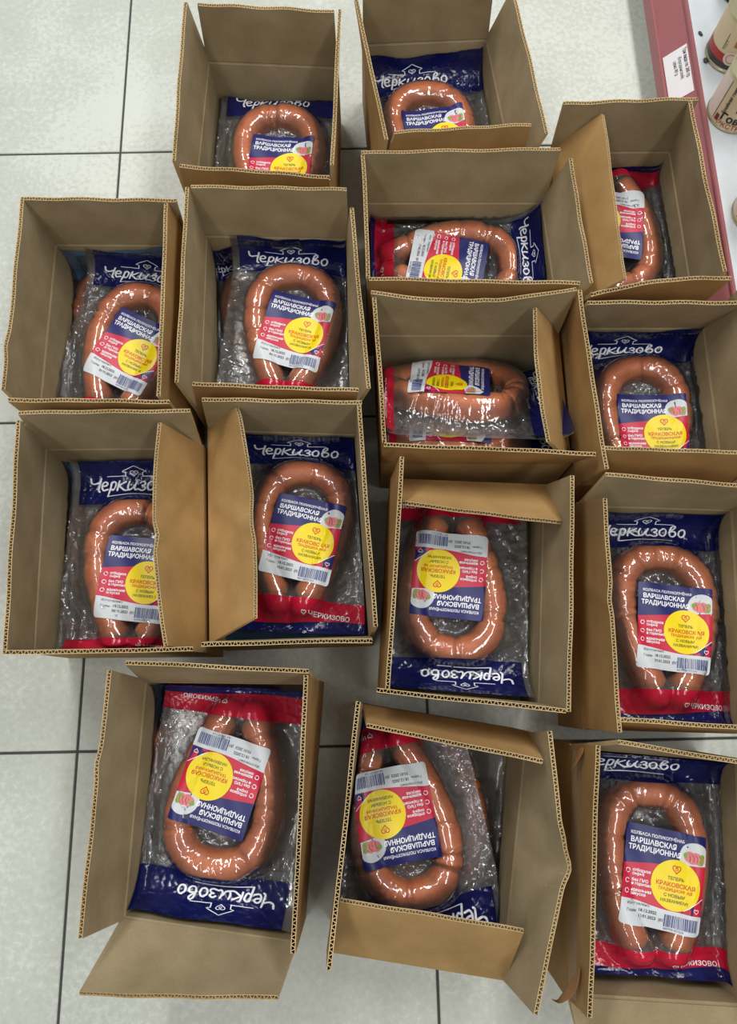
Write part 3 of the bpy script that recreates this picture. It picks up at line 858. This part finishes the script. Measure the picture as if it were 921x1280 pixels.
def can(px, r, h, label, kind, pxz=SZ):
    c = unproject(px[0], px[1], SZ)
    t = empty('food_can' if kind != 'jar' else 'glass_jar', (c[0], c[1], SZ + .001))
    tag(t, label, 'can' if kind != 'jar' else 'jar', 'preserves standing on the white shelf')
    if kind == 'jar':
        gm = plain('jar_glass', rgb(120, 120, 90), 0.08); gm.node_tree.nodes['Principled BSDF'].inputs['Transmission Weight'].default_value = .85
        lathe('glass', [(r * .86, 0), (r * .97, .004), (r, .012), (r, h * .8), (r * .8, h * .9), (r * .8, h)], gm, t)
        lathe('contents', [(r * .8, .005), (r * .93, .008), (r * .93, h * .7)], plain('pickle_green', rgb(112, 112, 48), .5), t)
        lathe('lid', [(r * .84, h * .93), (r * .84, h + .006), (r * .78, h + .008)], M_TIN, t)
        return t
    lathe('rim', [(r * .9, .003), (r * .96, .0), (r * 1.025, .0015), (r * 1.025, .004), (r, .0055)], M_TIN, t)
    lathe('body', [(r, .0055), (r, h - .005)], M_CREAM, t)
    lathe('lid', [(r, h - .005), (r * 1.025, h - .004), (r * 1.025, h), (r * .95, h), (r * .93, h - .004)], M_TIN, t)
    A = math.atan2(-c[1], -c[0])          # the side that faces the camera
    if kind == 'emblem':
        F = Flat(); F.rect(-.09, .09, .008, .020); wrap('dark_band', F, M_CANDARK, t, r + .0003, A)
        F = Flat(); F.rect(-.09, -.0, .020, .036); wrap('red_band', F, M_CANRED, t, r + .0003, A)
        F = Flat(); F.disc_fine((.006, .032), .0145, 4, 24); wrap('emblem', F, M_CANPINK, t, r + .0006, A)
        F = Flat(); F.stroke([(.006 + .009 * math.cos(a), .032 + .009 * math.sin(a)) for a in np.linspace(0, 6.2, 13)], .0012); wrap('emblem_ring', F, M_CANRED, t, r + .0009, A)
        F = Flat(); F.rect(.0, .05, .056, .075); wrap('picture_print', F, M_CANBRN, t, r + .0003, A)
        F = Flat(); F.stroke([(-.018, .042), (-.018, .075)], .0010); F.text('ГОСТ', -.012, .044, .007, 0, 'LEFT', math.pi / 2); wrap('side_lettering', F, M_CANDARK, t, r + .0004, A)
    else:
        F = Flat(); F.rect(-.062, -.030, .010, h - .01, .006); wrap('side_panel_print', F, M_CANPINK, t, r + .0003, A)
        F = Flat(); F.stroke([(-.030, .012), (-.030, h - .01)], .0012); F.text('Тушёная говядина', -.012, .032, .009, .0002, 'LEFT', math.pi / 2)
        wrap('side_lettering', F, M_BLACK, t, r + .0005, A)
        F = Flat(); F.rect(-.026, -.018, .012, .026); F.rect(.006, .06, .046, .085); wrap('maroon_print', F, M_MAROON, t, r + .0004, A)
        F = Flat(); F.text('Говядина', -.016, .021, .022, .0007); wrap('name_lettering', F, M_BLACK, t, r + .0006, A)
        F = Flat(); F.text('ЭКСТРА', -.018, .008, .014, .0002); wrap('grade_lettering', F, M_CANRED, t, r + .0006, A)
    return t
can((912, 68), .049, .105, 'cream food can with red and dark bands and a round emblem', 'emblem')
can((915, 141), .049, .105, 'cream food can with large black and red lettering beside the other can', 'letters')
can((927, -10), .046, .12, 'glass jar of green pickles at the top right corner', 'jar')
can((947, 268), .049, .105, 'food can just entering the picture at the right edge of the shelf', 'plain')
def crumb(px, lx, ly, lz, rot, label, name):
    c = unproject(px[0], px[1], SZ)
    v, f = [], []
    n, m = 10, 6
    for j in range(m + 1):
        a = math.pi * j / m
        for i in range(n):
            b = 2 * math.pi * i / n
            k = 1 + .12 * math.sin(3 * b + j)
            v.append((lx * math.cos(a) , ly * math.sin(a) * math.cos(b) * k, lz + lz * math.sin(a) * math.sin(b)))
    f = [(j * n + i, j * n + (i + 1) % n, (j + 1) * n + (i + 1) % n, (j + 1) * n + i) for j in range(m) for i in range(n)]
    o = mesh_obj(name, v, f, plain('seed_black', rgb(52, 56, 58), .5), smooth=True)
    o.location = (c[0], c[1], SZ); o.rotation_euler = (0, 0, R(rot))
    tag(o, label, 'seed')
crumb((875, 43), .0065, .0032, .0022, 118, 'small dark seed lying alone on the white shelf', 'seed')
crumb((881, 77), .0060, .0042, .0032, 100, 'black seed touching the can with the round emblem', 'seed')

# ---------------------------------------------------------------- tape and torn paper on the boxes
m_, nt_, b_, N_, L_ = new_mat('clear_tape')
b_.inputs['Base Color'].default_value = rgb(196, 170, 130); b_.inputs['Roughness'].default_value = .12; b_.inputs['Alpha'].default_value = .35
M_TAPE = m_
def on_flap(n, e, s, t, lift):
    P, NN = FLAPSURF[n, e]
    k, m = P.shape[0] - 1, P.shape[1] - 1
    i = min(m - 1, max(0, int(s * m))); j = min(k - 1, max(0, int(t * k))); a = s * m - i; b = t * k - j
    f = lambda A: (A[j, i] * (1 - a) + A[j, i + 1] * a) * (1 - b) + (A[j + 1, i] * (1 - a) + A[j + 1, i + 1] * a) * b
    return f(P) + f(NN) * (TH / 2 + lift)
boxes = [o for o in COL.objects if o.name.startswith('cardboard_box')]
def flap_patch(n, e, s0, s1, t0, t1, mat, name, lift=.0006, ns=8, nt=6):
    par = boxes[n - 1]; fo = [c for c in par.children if c.name.startswith('flap')][list(BOXES[n][1]).index(e)]
    v = [on_flap(n, e, s0 + (s1 - s0) * i / ns, t0 + (t1 - t0) * j / nt, lift + .0004 * math.sin(3 * i + 2 * j)) - np.array(par.location) for j in range(nt + 1) for i in range(ns + 1)]
    f = [(j * (ns + 1) + i, j * (ns + 1) + i + 1, (j + 1) * (ns + 1) + i + 1, (j + 1) * (ns + 1) + i) for j in range(nt) for i in range(ns)]
    return mesh_obj(name, v, f, mat, fo, smooth=True)
flap_patch(12, 'L', .0, .16, .05, .98, M_TAPE, 'tape')
flap_patch(15, 'L', .02, .98, .22, .55, M_TAPE, 'tape')
M_TORN = kraft('torn_kraft', rgb(176, 130, 84), rgb(206, 160, 112))
def torn(n, e, s, t, pts, name='torn_paper'):
    """a curled tongue of torn liner paper: pts are (along, down, lift) in metres from a point on the flap"""
    par = boxes[n - 1]; fo = [c for c in par.children if c.name.startswith('flap')][list(BOXES[n][1]).index(e)]
    o0 = on_flap(n, e, s, t, .0008); us = on_flap(n, e, min(1, s + .02), t, .0008) - on_flap(n, e, max(0, s - .02), t, .0008); us /= np.linalg.norm(us)
    ts = on_flap(n, e, s, min(1, t + .05), .0008) - on_flap(n, e, s, max(0, t - .05), .0008); ts /= np.linalg.norm(ts); nn = np.cross(us, ts)
    P, NN = FLAPSURF[n, e]
    if np.dot(nn, NN[0, 0]) < 0: nn = -nn
    v = []
    for (a, b, w, l) in pts:
        c = o0 + us * a - ts * b + nn * l
        v += [c - ts * w * .5 + us * .0, c + ts * w * .5 + nn * .002]
    f = [(2 * i, 2 * i + 1, 2 * i + 3, 2 * i + 2) for i in range(len(pts) - 1)]
    o = mesh_obj(name, np.array(v) - np.array(par.location), f, M_TORN, fo, smooth=True)
    md = o.modifiers.new('thickness', 'SOLIDIFY'); md.thickness = .0006
    md2 = o.modifiers.new('smooth', 'SUBSURF'); md2.levels = 2; md2.render_levels = 2
torn(15, 'L', .93, .72, [(-.030, -.006, .010, .001), (-.014, .002, .040, .003), (.004, .012, .058, .008), (.018, .028, .042, .016), (.026, .046, .022, .018), (.024, .060, .008, .024)])
torn(15, 'L', .03, .62, [(-.008, .0, .040, .001), (.006, .003, .032, .004), (.018, .006, .016, .010), (.027, .009, .003, .013)])
